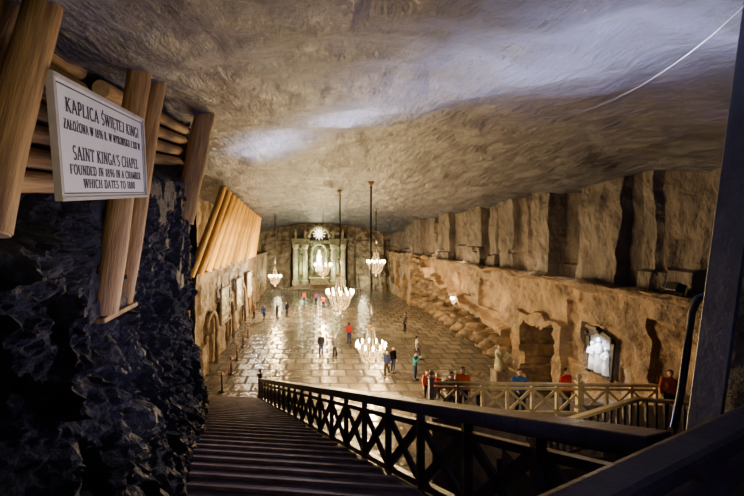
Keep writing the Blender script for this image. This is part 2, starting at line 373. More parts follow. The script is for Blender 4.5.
T0=V(2.18,2.28,-1.31); T1=V(-3.27,19.6,-7.60)
B=thing('balustrade',T1-Vector((0,0,1.1)),'dark wooden balustrade with crossed braces along the right edge of the long staircase','railing')
balustrade(B,T0,T1,1.14,20,M_rail,w=.10,sub=.23,hw=.16,bw=1.15)
newel(B,(T1.x,T1.y+.12,0.0),1.35,M_rail,.2)
# cream balustrade on the side landing
C0=V(3.9,12.5,-4.96); C1=V(11.75,12.6,-5.1)
CB=thing('balustrade',V(3.9,12.5,-6.1),'cream painted balustrade with crossed braces on the side landing by the right wall','railing')
balustrade(CB,C0,C1,1.08,9,M_cream,w=.095,sub=.15)
newel(CB,V(3.86,12.5,-6.1),1.3,M_cream,.17)
newel(CB,V(9.0,12.52,-6.1),1.15,M_cream,.15)
bm=bmesh.new(); add_box(bm,V(7.95,12.55,-6.12-1.28),(8.2,.42,2.56)); add_box(bm,V(7.95,13.9,-6.6-1.04),(8.2,2.3,2.08)); struct(obj('floor_landing_side',bm,M_stone))
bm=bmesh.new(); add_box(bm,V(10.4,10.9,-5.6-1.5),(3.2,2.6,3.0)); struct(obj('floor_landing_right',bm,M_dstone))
# short side flight and its rail
SF=thing('staircase',V(7.4,10.6,-8.7),'short dark side flight of steps between the cream balustrade and the long staircase','staircase')
for k in range(7):
    x1=8.8-k*.4; h=-5.6-.17*(k+1)
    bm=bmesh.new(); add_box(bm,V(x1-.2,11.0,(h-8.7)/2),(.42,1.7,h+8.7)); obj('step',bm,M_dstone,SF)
R0=V(6.1,10.1,-5.32); R1=V(8.9,10.1,-4.46); R2=V(11.3,9.9,-4.6)
SR=thing('balustrade',V(8.9,10.1,-5.6),'sloping rail with dark upright balusters on the short side flight','railing')
bm=bmesh.new(); add_bar(bm,R0,R1,.13,.09); add_bar(bm,R1,R2,.13,.09); obj('handrail',bm,M_cream,SR)
bm=bmesh.new(); add_bar(bm,R0-Vector((0,0,.85)),R1-Vector((0,0,.95)),.08,.08); add_bar(bm,R1-Vector((0,0,1.0)),R2-Vector((0,0,.95)),.08,.08); obj('bottom_rail',bm,M_rail,SR)
for k in range(15):
    p=lerp(R0,R1,k/15); bm=bmesh.new(); add_box(bm,p-Vector((0,0,.48)),(.06,.06,.96)); obj('baluster',bm,M_rail,SR)
for k in range(11):
    p=lerp(R1,R2,k/10); bm=bmesh.new(); add_box(bm,p-Vector((0,0,.5)),(.06,.06,1.0)); obj('baluster',bm,M_rail,SR)
# handrail beside the viewer
NR=thing('handrail',V(.6,1.0,-1.7),'broad dark handrail of the upper landing, lowest right in view','railing')
a=V(.30,.88,-.82); b=V(2.75,1.98,-.81)
bm=bmesh.new(); add_bar(bm,a,b,.13,.075); obj('rail',bm,M_rail,NR,bevel=.025)
bm=bmesh.new(); add_bar(bm,a-Vector((0,0,.16)),b-Vector((0,0,.16)),.06,.09); obj('middle_rail',bm,M_rail,NR)
for t in (.12,.5,.9):
    p=lerp(a,b,t); bm=bmesh.new(); add_box(bm,p-Vector((0,0,.45)),(.09,.09,.86)); obj('post',bm,M_rail,NR)
# leaning steel post + pipe on the right
PO=thing('steel_post',V(2.38,2.22,-1.75),'leaning blue-grey steel post at the right end of the dark balustrade','post')
p0=S(693,505,2.25); p1=S(764,-20,2.2)
bm=bmesh.new(); add_bar(bm,p0,p1,.12,.10); obj('shaft',bm,M_steel,PO,bevel=.01)
bm=bmesh.new(); add_bar(bm,p0+Vector((-.06,-.06,0)),p1+Vector((-.06,-.06,0)),.02,.16); obj('flange',bm,M_steel,PO)
bm=bmesh.new(); add_box(bm,p0,(.28,.25,.05)); obj('base_plate',bm,M_steel,PO)
bm=bmesh.new()
add_tube(bm,[S(718,296,2.42),S(708,294,2.42),S(698,298,2.42),S(692,312,2.42),S(687,350,2.42),S(681,392,2.42),S(674,428,2.44)],.02,8)
tag(obj('pipe',bm,M_pipe,smooth=True),'thin dark pipe bending down beside the leaning steel post','pipe')
FL=thing('floodlight',V(12.2,12.15,LEDR),'small black floodlight on the right wall ledge near its near end','floodlight')
bm=bmesh.new(); add_box(bm,V(12.0,12.15,LEDR+.30),(.32,.42,.30),Matrix.Rotation(.35,3,'Y')); obj('housing',bm,M_iron,FL,bevel=.03)
bm=bmesh.new(); add_tube(bm,[V(12.0,11.9,LEDR+.3),V(12.0,11.9,LEDR+.03),V(12.0,12.4,LEDR+.03),V(12.0,12.4,LEDR+.3)],.025,6); obj('bracket',bm,M_iron,FL)
# ---------------------------------------------------------------- timbers on the rock
def log(name,p0,p1,r,label,group,m=M_log,taper=.92,seg=16,cat='log'):
    p0=Vector(p0);p1=Vector(p1); root=thing(name,p0,label,cat,group)
    ax=p1-p0; Lg=ax.length; R=frame_for(ax); n=14
    bm=bmesh.new(); rings=[]; sd=random.random()*50
    for i in range(n+1):
        t=i/n; rr=r*lerp(1,taper,t)
        off=Vector((.12*r*fbm(Vector((t*2,sd,0)),2),.12*r*fbm(Vector((t*2,sd,5)),2),0))
        rings.append([bm.verts.new(Vector((0,0,t*Lg))+off+Vector((math.cos(2*PI*k/seg),math.sin(2*PI*k/seg),0))*rr*(1+.05*fbm(Vector((t*5,k*.6,sd)),2))) for k in range(seg)])
    for A,B_ in zip(rings,rings[1:]):
        for k in range(seg): bm.faces.new((A[k],A[(k+1)%seg],B_[(k+1)%seg],B_[k]))
    root.rotation_euler=R.to_euler()
    obj('trunk',bm,m,root,smooth=True,local=True)
    for z,rr in ((-.004,r),(Lg+.004,r*taper)):
        bm=bmesh.new(); add_lathe(bm,[(rr*.99,-.006),(rr*.97,.006)],(0,0,z),seg); obj('cut_end',bm,M_end,root,local=True)
    return root
G='leaning pine posts on the rock face'
log('timber_post',S(-14,232,2.05),S(48,-20,2.45),.115,'thick leaning pine post left of the sign, cutting the upper left corner',G)
log('timber_post',S(-26,110,2.3),S(20,-25,2.7),.10,'pine post nearest the top left corner, mostly out of view',G)
log('timber_post',S(105,312,4.0),S(141,66,4.05),.135,'pine post directly behind the right end of the sign',G)
log('timber_post',S(123,303,4.55),S(161,66,4.7),.105,'slimmer pine post just right of the one behind the sign',G)
log('timber_post',S(183,222,7.3),S(208,98,7.3),.21,'short pine post at the right end of the timber cribbing',G)
for k in range(7):
    z=.30+.205*k
    log('crib_log',V(-2.25-.02*k,1.5,z),V(-2.5-.02*k,3.9,z+.30),.094,'horizontal crib log behind the thick post at left, %s from the bottom of the stack'%ORD[k],'horizontal logs behind the sign')
for k in range(4):
    log('crib_log',V(-2.52-.03*k,4.15,1.74-.235*k),V(-2.98-.03*k,7.9,2.42-.235*k),.10,'crib log running right from behind the paired posts, %s below the ceiling'%ORD[k],'long logs under the ceiling edge')
bm=bmesh.new(); add_bar(bm,V(-2.37,3.86,-.87),V(-2.44,4.70,-.83),.12,.06); tag(obj('sill_plank',bm,M_log,bevel=.012),'short sill plank under the feet of the two posts behind the sign','plank')
for k in range(13):
    Yk=20.2+1.75*k+.03*k*k; x=wl_x(Yk); ln=lerp(1.75,.7,k/12)
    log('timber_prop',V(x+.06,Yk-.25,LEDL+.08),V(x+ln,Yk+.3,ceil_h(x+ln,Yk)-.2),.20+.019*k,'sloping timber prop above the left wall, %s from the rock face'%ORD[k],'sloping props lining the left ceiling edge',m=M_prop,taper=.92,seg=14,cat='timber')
# ---------------------------------------------------------------- sign
A=V(-1.80,2.48,.28); Bp=V(-1.99,4.08,.50); u=(Bp-A).normalized(); n_=u.cross(Vector((0,0,1))).normalized(); v_=n_.cross(u).normalized()
W=(Bp-A).length; HH=.83
sm=Matrix((u,v_,n_)).transposed().to_4x4()
SG=thing('sign',A,'pale rectangular bilingual sign with dark lettering, fixed to the pine posts','sign')
SG.rotation_euler=sm.to_euler()
bm=bmesh.new(); add_box(bm,(W/2,HH/2,0),(W,HH,.03)); obj('board',bm,M_board,SG,local=True)
bm=bmesh.new()
for c,s in (((W/2,0,.008),(W+.02,.026,.05)),((W/2,HH,.008),(W+.02,.026,.05)),((0,HH/2,.008),(.026,HH,.05)),((W,HH/2,.008),(.026,HH,.05))): add_box(bm,c,s)
obj('frame',bm,M_frame,SG,local=True)
bm=bmesh.new(); e=.04
for c,s in (((W/2,e,.016),(W-2*e,.009,.004)),((W/2,HH-e,.016),(W-2*e,.009,.004)),((e,HH/2,.016),(.009,HH-2*e,.004)),((W-e,HH/2,.016),(.009,HH-2*e,.004))): add_box(bm,c,s)
obj('border_line',bm,M_ink,SG,local=True)
# serif capitals drawn as strokes on a 0..1 cap height
def arc(cx,cy,rx,ry,a0,a1,n=9): return [(cx+rx*math.cos(math.radians(lerp(a0,a1,i/n))),cy+ry*math.sin(math.radians(lerp(a0,a1,i/n)))) for i in range(n+1)]
TK=.15; TN=.075
def seg_(p,q,w=TK): return ([p,q],w)
GL={
'A':(.78,[seg_((.06,0),(.36,1),TN),seg_((.36,1),(.70,0)),seg_((.18,.34),(.58,.34),TN)],[(.06,0),(.70,0)]),
'B':(.70,[seg_((.14,0),(.14,1)),(arc(.34,.75,.2,.25,90,-90),.11),(arc(.34,.26,.26,.26,90,-90),.12),seg_((.14,1),(.34,1),TN),seg_((.14,.51),(.34,.51),TN),seg_((.14,0),(.34,0),TN)],[(.14,0),(.14,1)]),
'C':(.74,[(arc(.42,.5,.34,.5,50,310,14),.12)],[]),
'D':(.78,[seg_((.14,0),(.14,1)),(arc(.32,.5,.36,.5,90,-90,12),.12),seg_((.14,1),(.32,1),TN),seg_((.14,0),(.32,0),TN)],[(.14,0),(.14,1)]),
'E':(.66,[seg_((.14,0),(.14,1)),seg_((.14,.97),(.56,.97),TN),seg_((.14,.51),(.46,.51),TN),seg_((.14,.03),(.58,.03),TN),seg_((.56,.97),(.56,.82),TN),seg_((.58,.03),(.58,.2),TN)],[(.14,0),(.14,1)]),
'F':(.62,[seg_((.14,0),(.14,1)),seg_((.14,.97),(.56,.97),TN),seg_((.14,.51),(.46,.51),TN),seg_((.56,.97),(.56,.82),TN)],[(.14,0),(.14,1)]),
'G':(.80,[(arc(.42,.5,.34,.5,50,320,14),.12),seg_((.66,.42),(.66,.12)),seg_((.52,.42),(.74,.42),TN)],[]),
'H':(.84,[seg_((.14,0),(.14,1)),seg_((.68,0),(.68,1)),seg_((.14,.52),(.68,.52),TN)],[(.14,0),(.14,1),(.68,0),(.68,1)]),
'I':(.34,[seg_((.17,0),(.17,1))],[(.17,0),(.17,1)]),
'J':(.48,[seg_((.30,.2),(.30,1)),(arc(.17,.2,.13,.2,0,-150,7),.09)],[(.30,1)]),
'K':(.78,[seg_((.14,0),(.14,1)),seg_((.16,.45),(.62,1),TN),seg_((.28,.58),(.68,0))],[(.14,0),(.14,1),(.62,1),(.68,0)]),
'L':(.62,[seg_((.14,0),(.14,1)),seg_((.14,.03),(.56,.03),TN),seg_((.56,.03),(.56,.2),TN)],[(.14,0),(.14,1)]),
'M':(.98,[seg_((.12,0),(.16,1),TN),seg_((.16,1),(.48,.1)),seg_((.48,.1),(.80,1),TN),seg_((.80,1),(.84,0))],[(.12,0),(.84,0)]),
'N':(.84,[seg_((.14,0),(.14,1),TN),seg_((.14,1),(.68,0)),seg_((.68,0),(.68,1),TN)],[(.14,0),(.14,1),(.68,1)]),
'O':(.84,[(arc(.42,.5,.34,.5,0,360,18),.12)],[]),
'P':(.66,[seg_((.14,0),(.14,1)),(arc(.32,.73,.24,.27,90,-90),.12),seg_((.14,1),(.32,1),TN),seg_((.14,.46),(.32,.46),TN)],[(.14,0),(.14,1)]),
'R':(.76,[seg_((.14,0),(.14,1)),(arc(.32,.75,.23,.25,90,-90),.12),seg_((.14,1),(.32,1),TN),seg_((.14,.5),(.32,.5),TN),seg_((.34,.5),(.66,0))],[(.14,0),(.14,1),(.66,0)]),
'S':(.60,[(arc(.30,.74,.2,.26,40,270,9)+arc(.30,.25,.22,.25,90,-140,9),.11)],[]),
'T':(.70,[seg_((.35,0),(.35,1)),seg_((.06,.97),(.64,.97),TN),seg_((.06,.97),(.06,.8),TN),seg_((.64,.97),(.64,.8),TN)],[(.35,0)]),
'U':(.82,[seg_((.14,.3),(.14,1)),(arc(.40,.3,.26,.3,180,360,10),.10),seg_((.66,.3),(.66,1),TN)],[(.14,1),(.66,1)]),
'W':(1.06,[seg_((.06,1),(.30,0)),seg_((.30,0),(.53,1),TN),seg_((.53,1),(.76,0)),seg_((.76,0),(1.0,1),TN)],[(.06,1),(.53,1),(1.0,1)]),
'X':(.78,[seg_((.10,1),(.66,0)),seg_((.10,0),(.66,1),TN)],[(.10,1),(.66,0),(.10,0),(.66,1)]),
'Y':(.74,[seg_((.06,1),(.36,.45)),seg_((.36,.45),(.66,1),TN),seg_((.36,.45),(.36,0))],[(.06,1),(.66,1),(.36,0)]),
'Z':(.66,[seg_((.08,.97),(.58,.97),TN),seg_((.56,.96),(.08,.04)),seg_((.06,.03),(.60,.03),TN),seg_((.60,.03),(.60,.18),TN)],[]),
'1':(.44,[seg_((.24,0),(.24,1)),seg_((.24,1),(.10,.84),TN)],[(.24,0)]),
'6':(.66,[(arc(.33,.28,.23,.28,0,360,16),.10),(arc(.60,.32,.50,.70,105,180,6),.10)],[]),
'8':(.66,[(arc(.33,.78,.17,.20,0,360,14),.085),(arc(.33,.27,.26,.27,0,360,14),.10),seg_((.14,.55),(.52,.55),.10)],[]),
'9':(.66,[(arc(.33,.72,.23,.28,0,360,16),.10),(arc(.06,.68,.50,.70,-75,0,6),.10)],[]),
'0':(.66,[(arc(.33,.5,.24,.5,0,360,18),.10)],[]),
'.':(.30,[seg_((.12,.0),(.12,.13),.14)],[]),
"'":(.26,[seg_((.13,1.0),(.11,.74),.10)],[]),
' ':(.36,[],[]),
}
GL['Ś']=(GL['S'][0],GL['S'][1]+[seg_((.28,1.08),(.42,1.26),.09)],[])
GL['Ż']=(GL['Z'][0],GL['Z'][1]+[seg_((.33,1.10),(.33,1.24),.14)],[])
GL['Ę']=(GL['E'][0],GL['E'][1]+[(arc(.54,-.10,.10,.12,90,270,6),.07)],GL['E'][2])
GL['Ł']=(GL['L'][0],GL['L'][1]+[seg_((.0,.40),(.36,.64),.08)],GL['L'][2])
def text(body,cap,cx,cy,parent,wd):
    tot=sum(GL[c][0]+.10 for c in body)-.10; kx=wd/tot; bm=bmesh.new(); x=cx-wd/2; z=.0165
    def quad(p,q,w):
        p=Vector(p);q=Vector(q); d=q-p
        if d.length<1e-6: return
        d.normalize(); n=Vector((-d.y,d.x))*w/2
        P=[p+n,p-n,q-n,q+n]
        bm.faces.new([bm.verts.new((x+a.x*kx,cy-cap/2+a.y*cap,z)) for a in P])
    for c in body:
        adv,strokes,ser=GL[c]
        for pts,w in strokes:
            for a,b in zip(pts,pts[1:]): quad(a,b,w)
        for sx,sy in ser: quad((sx-.15,.028 if sy==0 else .972),(sx+.15,.028 if sy==0 else .972),.056)
        x+=(adv+.10)*kx
    r=bmesh.ops.extrude_face_region(bm,geom=bm.faces[:]); bmesh.ops.translate(bm,vec=(0,0,.003),verts=[v for v in r['geom'] if isinstance(v,bmesh.types.BMVert)])
    obj('lettering',bm,M_ink,parent,local=True)
text('KAPLICA ŚWIĘTEJ KINGI',.098,W/2,HH*.80,SG,W*.83)
text('ZAŁOŻONA W 1896 R. W WYROBISKU Z XIX W.',.068,W/2,HH*.635,SG,W*.88)
text('SAINT KINGA\'S CHAPEL',.098,W/2,HH*.405,SG,W*.77)
text('FOUNDED IN 1896 IN A CHAMBER',.07,W/2,HH*.258,SG,W*.83)
text('WHICH DATES TO 1880',.07,W/2,HH*.138,SG,W*.62)
# cable on the ceiling: fixed a hand's breadth under the rock, following its slope
pts=[]
for px,py in ((748,2),(735,14),(712,35),(688,54),(664,71),(640,86),(615,99),(590,109),(560,116),(530,119),(500,119)):
    Yc_=2.0
    for _ in range(60):
        Yc_=(ceil_h((px-320)*Yc_/F,Yc_)-.17)*F/(240-py)
    pts.append(S(px,py,Yc_))
bm=bmesh.new(); add_tube(bm,pts,.0042,6); tag(obj('cable',bm,mat('pale_cable',(.30,.29,.33),rough=.6),smooth=True),'thin pale cable strung under the ceiling at upper right','cable')
# ---------------------------------------------------------------- chandeliers
PW=3.7
def chandelier(x,Y,zc,R,label,nb=12,power=900,rod=.045):
    """zc: height of the main ring"""
    top=ceil_pt(x,Y).z
    C=thing('chandelier',(x,Y,top),label,'chandelier','crystal chandeliers')
    c=Vector((x,Y,zc)); s=R/.8
    bm=bmesh.new(); add_lathe(bm,[(.02,-.25),(.10,-.18),(.16,-.05),(.18,.02)],(x,Y,top),14); obj('canopy',bm,M_brass,C,smooth=True)
    bm=bmesh.new(); add_tube(bm,[(x,Y,top-.1),(x,Y,zc-R*1.0)],rod,8); obj('rod',bm,M_rod,C,smooth=True)
    bm=bmesh.new(); add_torus(bm,c+Vector((0,0,R*1.3)),R*.26,R*.04); add_torus(bm,c+Vector((0,0,R*1.55)),R*.14,R*.035); obj('crown',bm,M_brass,C,smooth=True)
    bm=bmesh.new(); add_torus(bm,c,R*.82,R*.035,36); add_torus(bm,c+Vector((0,0,-R*.45)),R*.74,R*.03,30); add_torus(bm,c+Vector((0,0,-R*.85)),R*.48,R*.03,24)
    for k in range(nb):
        a=2*PI*k/nb; d=Vector((math.cos(a),math.sin(a),0)); add_tube(bm,[c+d*R*.82,c+d*R*.92+Vector((0,0,-.12*R)),c+d*R*1.02+Vector((0,0,-.05*R)),c+d*R*1.03+Vector((0,0,.04*R))],R*.022,6)
    for k in range(6):
        a=2*PI*k/6; d=Vector((math.cos(a),math.sin(a),0)); add_tube(bm,[c+d*R*.82,c+Vector((0,0,-.05*R))],R*.02,6)
    obj('ring_and_arms',bm,M_brass,C,smooth=True)
    for k in range(nb):
        a=2*PI*k/nb; p=c+Vector((math.cos(a)*R*1.03,math.sin(a)*R*1.03,R*.04))
        bm=bmesh.new()
        add_lathe(bm,[(.05*s,0),(.022*s,.02*s),(.022*s,.08*s),(.045*s,.11*s),(.05*s,.16*s),(.026*s,.22*s),(.004,.26*s)],p,8); obj('candle_bulb',bm,M_bulb,C,smooth=True)
    def strands(name,n,m,fr,fz,ph=0):
        bm=bmesh.new()
        for k in range(n):
            a=2*PI*(k+ph)/n
            for j in range(m):
                t=j/(m-1); r=max(R*fr(t),.05); add_octa(bm,c+Vector((math.cos(a)*r,math.sin(a)*r,R*fz(t))),R*.022,R*.052)
        obj(name,bm,M_cryst,C)
    strands('upper_strands',10,13,lambda t: lerp(.26,.80,t**2.3),lambda t: 1.3*(1-t)-.10*math.sin(PI*t))
    strands('swag_strands',nb*3,3,lambda t: 1.0-.1*t,lambda t: -.08-.16*t,.5)
    strands('basket_strands',16,14,lambda t: .82*math.sqrt(max(0,1-t**2.4)),lambda t: -.06-1.2*t,.5)
    strands('inner_strands',8,8,lambda t: .52*math.cos(t*PI/2)**.75,lambda t: -.4-.6*t)
    bm=bmesh.new(); add_octa(bm,c+Vector((0,0,-R*1.42)),R*.09,R*.18); obj('drop',bm,M_cryst,C)
    for dz,pw in ((R*2.4,power*.09),(-R*2.4,power*.62)):
        l=bpy.data.lights.new('chandelier_glow','POINT'); l.energy=pw*PW; l.color=(1,.65,.28); l.shadow_soft_size=.12
        lo=bpy.data.objects.new('chandelier_light',l); COL.objects.link(lo); lo.location=c+Vector((0.1,0,dz))
p=S(340,294,24); chandelier(p.x,24,p.z,.86,'large crystal chandelier on a long rod above the middle of the floor',power=1100)
p=S(371,347,20); chandelier(p.x,20,p.z,.78,'lowest and nearest crystal chandelier, hanging close over the floor right of centre',power=800)
p=S(323,266,44); chandelier(p.x,44,p.z,1.0,'crystal chandelier straight in front of the altar',power=1900,nb=10)
p=S(376,263,36); chandelier(p.x,36,p.z,.85,'crystal chandelier near the right wall beyond the lowest one',power=1100,nb=10)
p=S(275,277,41); chandelier(p.x,41,p.z,.68,'small crystal chandelier near the left wall, leftmost in view',power=1400,nb=10)
def light(kind,loc,energy,color,size=.3,target=None,angle=60,blend=.6):
    l=bpy.data.lights.new(kind.lower(),kind); l.energy=energy; l.color=color
    if kind=='AREA': l.size=size
    else: l.shadow_soft_size=size
    if kind=='SPOT': l.spot_size=math.radians(angle); l.spot_blend=blend
    o=bpy.data.objects.new('light',l); COL.objects.link(o); o.location=loc
    if target is not None: o.rotation_euler=(Vector(target)-Vector(loc)).to_track_quat('-Z','Y').to_euler()
    return o
def strip(p0,p1,energy,color,spread,w=.5,aim=Vector((0,0,1))):
    """added linear light between two points, no fixture, shining along aim"""
    p0=Vector(p0);p1=Vector(p1); d=(p1-p0); y=d.normalized(); z=-(aim-y*aim.dot(y)).normalized(); x=y.cross(z)
    l=bpy.data.lights.new('fill_strip','AREA'); l.shape='RECTANGLE'; l.size=w; l.size_y=d.length; l.energy=energy; l.color=color; l.spread=math.radians(spread)
    o=bpy.data.objects.new('fill_strip_light',l); COL.objects.link(o); o.location=(p0+p1)/2; o.rotation_euler=Matrix((x,y,z)).transposed().to_euler(); return o
# ---------------------------------------------------------------- framed relief on the right wall
Yc=15.35; zc=S(602,354,Yc).z; K=.76
FR=thing('framed_relief',(RX,Yc,zc-1.1),'brightly lit white salt relief in a dark frame above the cream balustrade','carving')
def Q(u,w,n): return Vector((RX+.10-n,Yc-u*K,zc+w*K))    # u to the viewer's right, w up, n out of the wall
bm=bmesh.new()
pts=[Q(-.7,-1.1,.16),Q(-.9,.9,.16),Q(-.45,1.12,.16),Q(0,1.2,.16),Q(.45,1.12,.16),Q(.9,.9,.16),Q(.7,-1.1,.16),Q(-.7,-1.1,.16)]
for a_,b_ in zip(pts,pts[1:]): add_bar(bm,a_,b_,.08,.18)
for uu,ww in ((-.9,.95),(.9,.95),(0,1.28)): add_ell(bm,Q(uu,ww,.2),(.10,.10,.13),10,7)
for uu in (-.8,.8): add_bar(bm,Q(uu,-1.1,.2),Q(uu,-1.25,.2),.16,.16)
obj('frame',bm,M_iron,FR)
bm=bmesh.new(); vs=[bm.verts.new(p_-Vector((-.02,0,0))) for p_ in pts[:-1]]; bm.faces.new(vs); obj('panel',bm,M_back,FR)
bm=bmesh.new()
for u0,s in ((-.5,.9),(0.0,1.1),(.5,.86)):
    b0=Q(u0,-1.0,.20)
    add_lathe(bm,[(.17*s,0),(.15*s,.4*s),(.11*s,.8*s),(.15*s,1.0*s),(.05*s,1.12*s)],b0,12); add_ell(bm,b0+Vector((0,0,1.23*s)),(.085*s,.085*s,.11*s))
    add_tube(bm,[b0+Vector((-.05,.13*s,1.0*s)),b0+Vector((-.12,.16*s,.75*s)),b0+Vector((-.16,.02,.8*s))],[.05,.045,.04],8)
    add_tube(bm,[b0+Vector((-.05,-.13*s,1.0*s)),b0+Vector((-.12,-.16*s,.75*s)),b0+Vector((-.16,-.02,.8*s))],[.05,.045,.04],8)
obj('figures',bm,M_white,FR,smooth=True)
bm=bmesh.new(); add_bar(bm,Q(-.4,1.5,.5),Q(.4,1.5,.5),.14,.12); add_tube(bm,[Q(0,1.3,.0),Q(0,1.54,.25),Q(0,1.54,.47)],.03,6); obj('lamp_hood',bm,M_iron,FR)
light('SPOT',Q(0,1.3,.95),360,(.94,.96,1),.06,Q(0,-.3,.1),75,.5)
light('POINT',Q(-.6,.4,1.8),50,(1,.85,.65),.1)
def sconce(Y,z,s,label,power):
    L_=thing('wall_sconce',(RX,Y,z),label,'wall lamp')
    x=RX-.8; c=Vector((x,Y,z))
    bm=bmesh.new(); add_tube(bm,[(RX+.3,Y,z-.2*s),(RX-.2,Y,z-.45*s),(x,Y,z-.3*s),(x,Y,z)],.045*s,8); add_ell(bm,(RX+.02,Y,z-.2*s),(.06,.22*s,.3*s)); obj('bracket',bm,M_brass,L_,smooth=True)
    for k in range(7):
        a=2*PI*k/7; p=c+Vector((math.cos(a)*.42*s,math.sin(a)*.42*s,.05)); bm=bmesh.new()
        add_lathe(bm,[(.03*s,0),(.03*s,.14*s),(.07*s,.18*s),(.075*s,.28*s),(.03*s,.40*s),(.004,.46*s)],p,8); obj('candle_bulb',bm,M_bulb,L_,smooth=True)
    bm=bmesh.new(); add_torus(bm,c,.42*s,.035*s,20,6); obj('ring',bm,M_brass,L_,smooth=True)
    bm=bmesh.new()
    for k in range(14):
        a=2*PI*k/14
        for j in range(7):
            t=j/6; r=max(.42*s*math.cos(t*PI/2)**.7,.04); add_octa(bm,c+Vector((math.cos(a)*r,math.sin(a)*r,-.75*s*t)),.035*s,.055*s)
    obj('crystal_strands',bm,M_cryst,L_)
    light('POINT',c+Vector((-.4,-.2,.7*s)),power,(1,.72,.38),.12)
sconce(30.2,S(457,300,30.2).z,.45,'small glowing crystal sconce above the carved grotto on the right wall',160)
# statue by the niche
SX=thing('statue',(10.9,21.9,0),'small pale robed salt statue on a block left of the dark niche','statue')
q0=Vector((10.9,21.9,0))
bm=bmesh.new(); add_box(bm,q0+Vector((0,0,.4)),(.75,.75,.8)); obj('plinth',bm,M_stone,SX,bevel=.04)
bm=bmesh.new(); add_lathe(bm,[(.30,.8),(.27,1.05),(.22,1.4),(.20,1.62),(.25,1.82),(.20,1.97),(.08,2.03),(.07,2.08)],q0,18); add_ell(bm,q0+Vector((0,0,2.17)),(.085,.10,.115))
for sg in (-1,1): add_tube(bm,[q0+Vector((.2*sg,-.1,1.86)),q0+Vector((.24*sg,-.26,1.62)),q0+Vector((.05*sg,-.33,1.58))],[.075,.06,.045],10)
obj('figure',bm,M_altarl,SX,smooth=True)
# left wall reliefs
for k,(Yk,lab) in enumerate(((28.0,'pale carved relief panel on the left wall between the first two doorways'),(34.2,'pale carved relief panel on the left wall, second from the rock face'),(40.8,'pale carved relief panel on the left wall, third and farthest'))):
    x=wl_x(Yk)+.26; zz=3.7; R_=thing('relief_panel',(x,Yk,2.4),lab,'carving','relief panels on the left wall')
    bm=bmesh.new()
    for c,s in (((x,Yk-1.25,zz),(.18,.18,2.6)),((x,Yk+1.25,zz),(.18,.18,2.6)),((x,Yk,zz-1.3),(.2,2.7,.18)),((x,Yk,zz+1.3),(.22,2.8,.2))): add_box(bm,c,s)
    obj('frame',bm,M_stone,R_,bevel=.03)
    bm=grid(lambda a,b,x=x,Yk=Yk,zz=zz: Vector((x-.03+.22*max(0,fbm(Vector((a*2.6,b*2.6,Yk)),3)),Yk+a,zz+b)),frange(-1.2,1.2,24),frange(-1.2,1.2,24)); obj('carving',bm,M_altarl,R_,smooth=True)
    light('POINT',(x+1.0,Yk,zz+1.2),(60,300,480)[k],(1,.92,.76),.08)
# ---------------------------------------------------------------- altar
AX=-.15; AY=64.6
AL=thing('altar',(AX,AY,0),'tall carved stone altar with columns and a glowing central figure at the far end','altar')
bm=bmesh.new()
for k in range(4): add_box(bm,(AX,AY-1.2+.35*k,.1+.2*k),(10.6-.9*k,3.6-.5*k,.2))
obj('altar_steps',bm,M_stone,AL)
for xo in (-4.2,-2.5,2.5,4.2):
    bm=bmesh.new(); add_lathe(bm,[(.6,.6),(.6,1.4),(.45,1.5),(.42,2.2),(.38,6.2),(.36,6.7),(.55,7.0),(.62,7.5)],(AX+xo,AY-.5,0),14); obj('column',bm,M_altarl,AL,smooth=False)
    bm=bmesh.new(); add_lathe(bm,[(.3,8.5),(.36,8.7),(.15,8.95),(.3,9.3),(.2,9.7),(.03,10.2)],(AX+xo,AY-.3,0),12); obj('finial',bm,M_altarl,AL,smooth=True)
bm=bmesh.new()
for sgn in (-1,1): add_box(bm,(AX+sgn*3.35,AY-.1,7.9),(3.0,1.7,.7)); add_box(bm,(AX+sgn*3.35,AY-.1,8.4),(3.3,2.0,.28))
add_box(bm,(AX,AY+.5,8.0),(4.2,.8,.5)); obj('entablature',bm,M_altar,AL,bevel=.05)
bm=grid(lambda a,b: Vector((AX+a,AY+1.5-.9*max(0,fbm(Vector((a*.9,b*.9,3)),4)),b)),frange(-4.8,4.8,50),frange(.6,8.0,40)); obj('back_panel',bm,M_altar,AL)
bm=bmesh.new(); add_tube(bm,[(AX+1.9*math.cos(a),AY+.1,8.7+1.9*math.sin(a)) for a in frange(0,PI,16)],.3,8)
for k in range(9):
    a=PI*k/8; add_tube(bm,[(AX+2.1*math.cos(a),AY+.2,8.7+2.1*math.sin(a)),(AX+2.7*math.cos(a),AY+.2,8.7+2.6*math.sin(a))],[.2,.04],6)
obj('arched_crown',bm,M_altarl,AL,smooth=True)
bm=bmesh.new(); add_ell(bm,(AX,AY+.35,9.4),(.55,.3,.6))
for k in range(12):
    a=2*PI*k/12; add_tube(bm,[(AX+.5*math.cos(a),AY+.35,9.4+.5*math.sin(a)),(AX+1.15*math.cos(a),AY+.35,9.4+1.1*math.sin(a))],[.12,.03],6)
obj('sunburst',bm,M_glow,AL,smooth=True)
bm=bmesh.new(); add_tube(bm,[(AX+1.35*math.cos(a),AY+.65,6.2+1.35*math.sin(a)) for a in frange(0,PI,14)],.18,8)
for sgn in (-1,1): add_tube(bm,[(AX+sgn*1.35,AY+.65,2.4),(AX+sgn*1.35,AY+.65,6.2)],.18,8)
obj('niche_frame',bm,M_altarl,AL,smooth=True)
bm=bmesh.new(); add_lathe(bm,[(.7,3.0),(.6,3.8),(.45,4.9),(.52,5.5),(.35,5.9),(.1,6.0)],(AX,AY+.3,0),16); add_ell(bm,(AX,AY+.3,6.3),(.25,.26,.32)); obj('central_figure',bm,M_glow,AL,smooth=True)
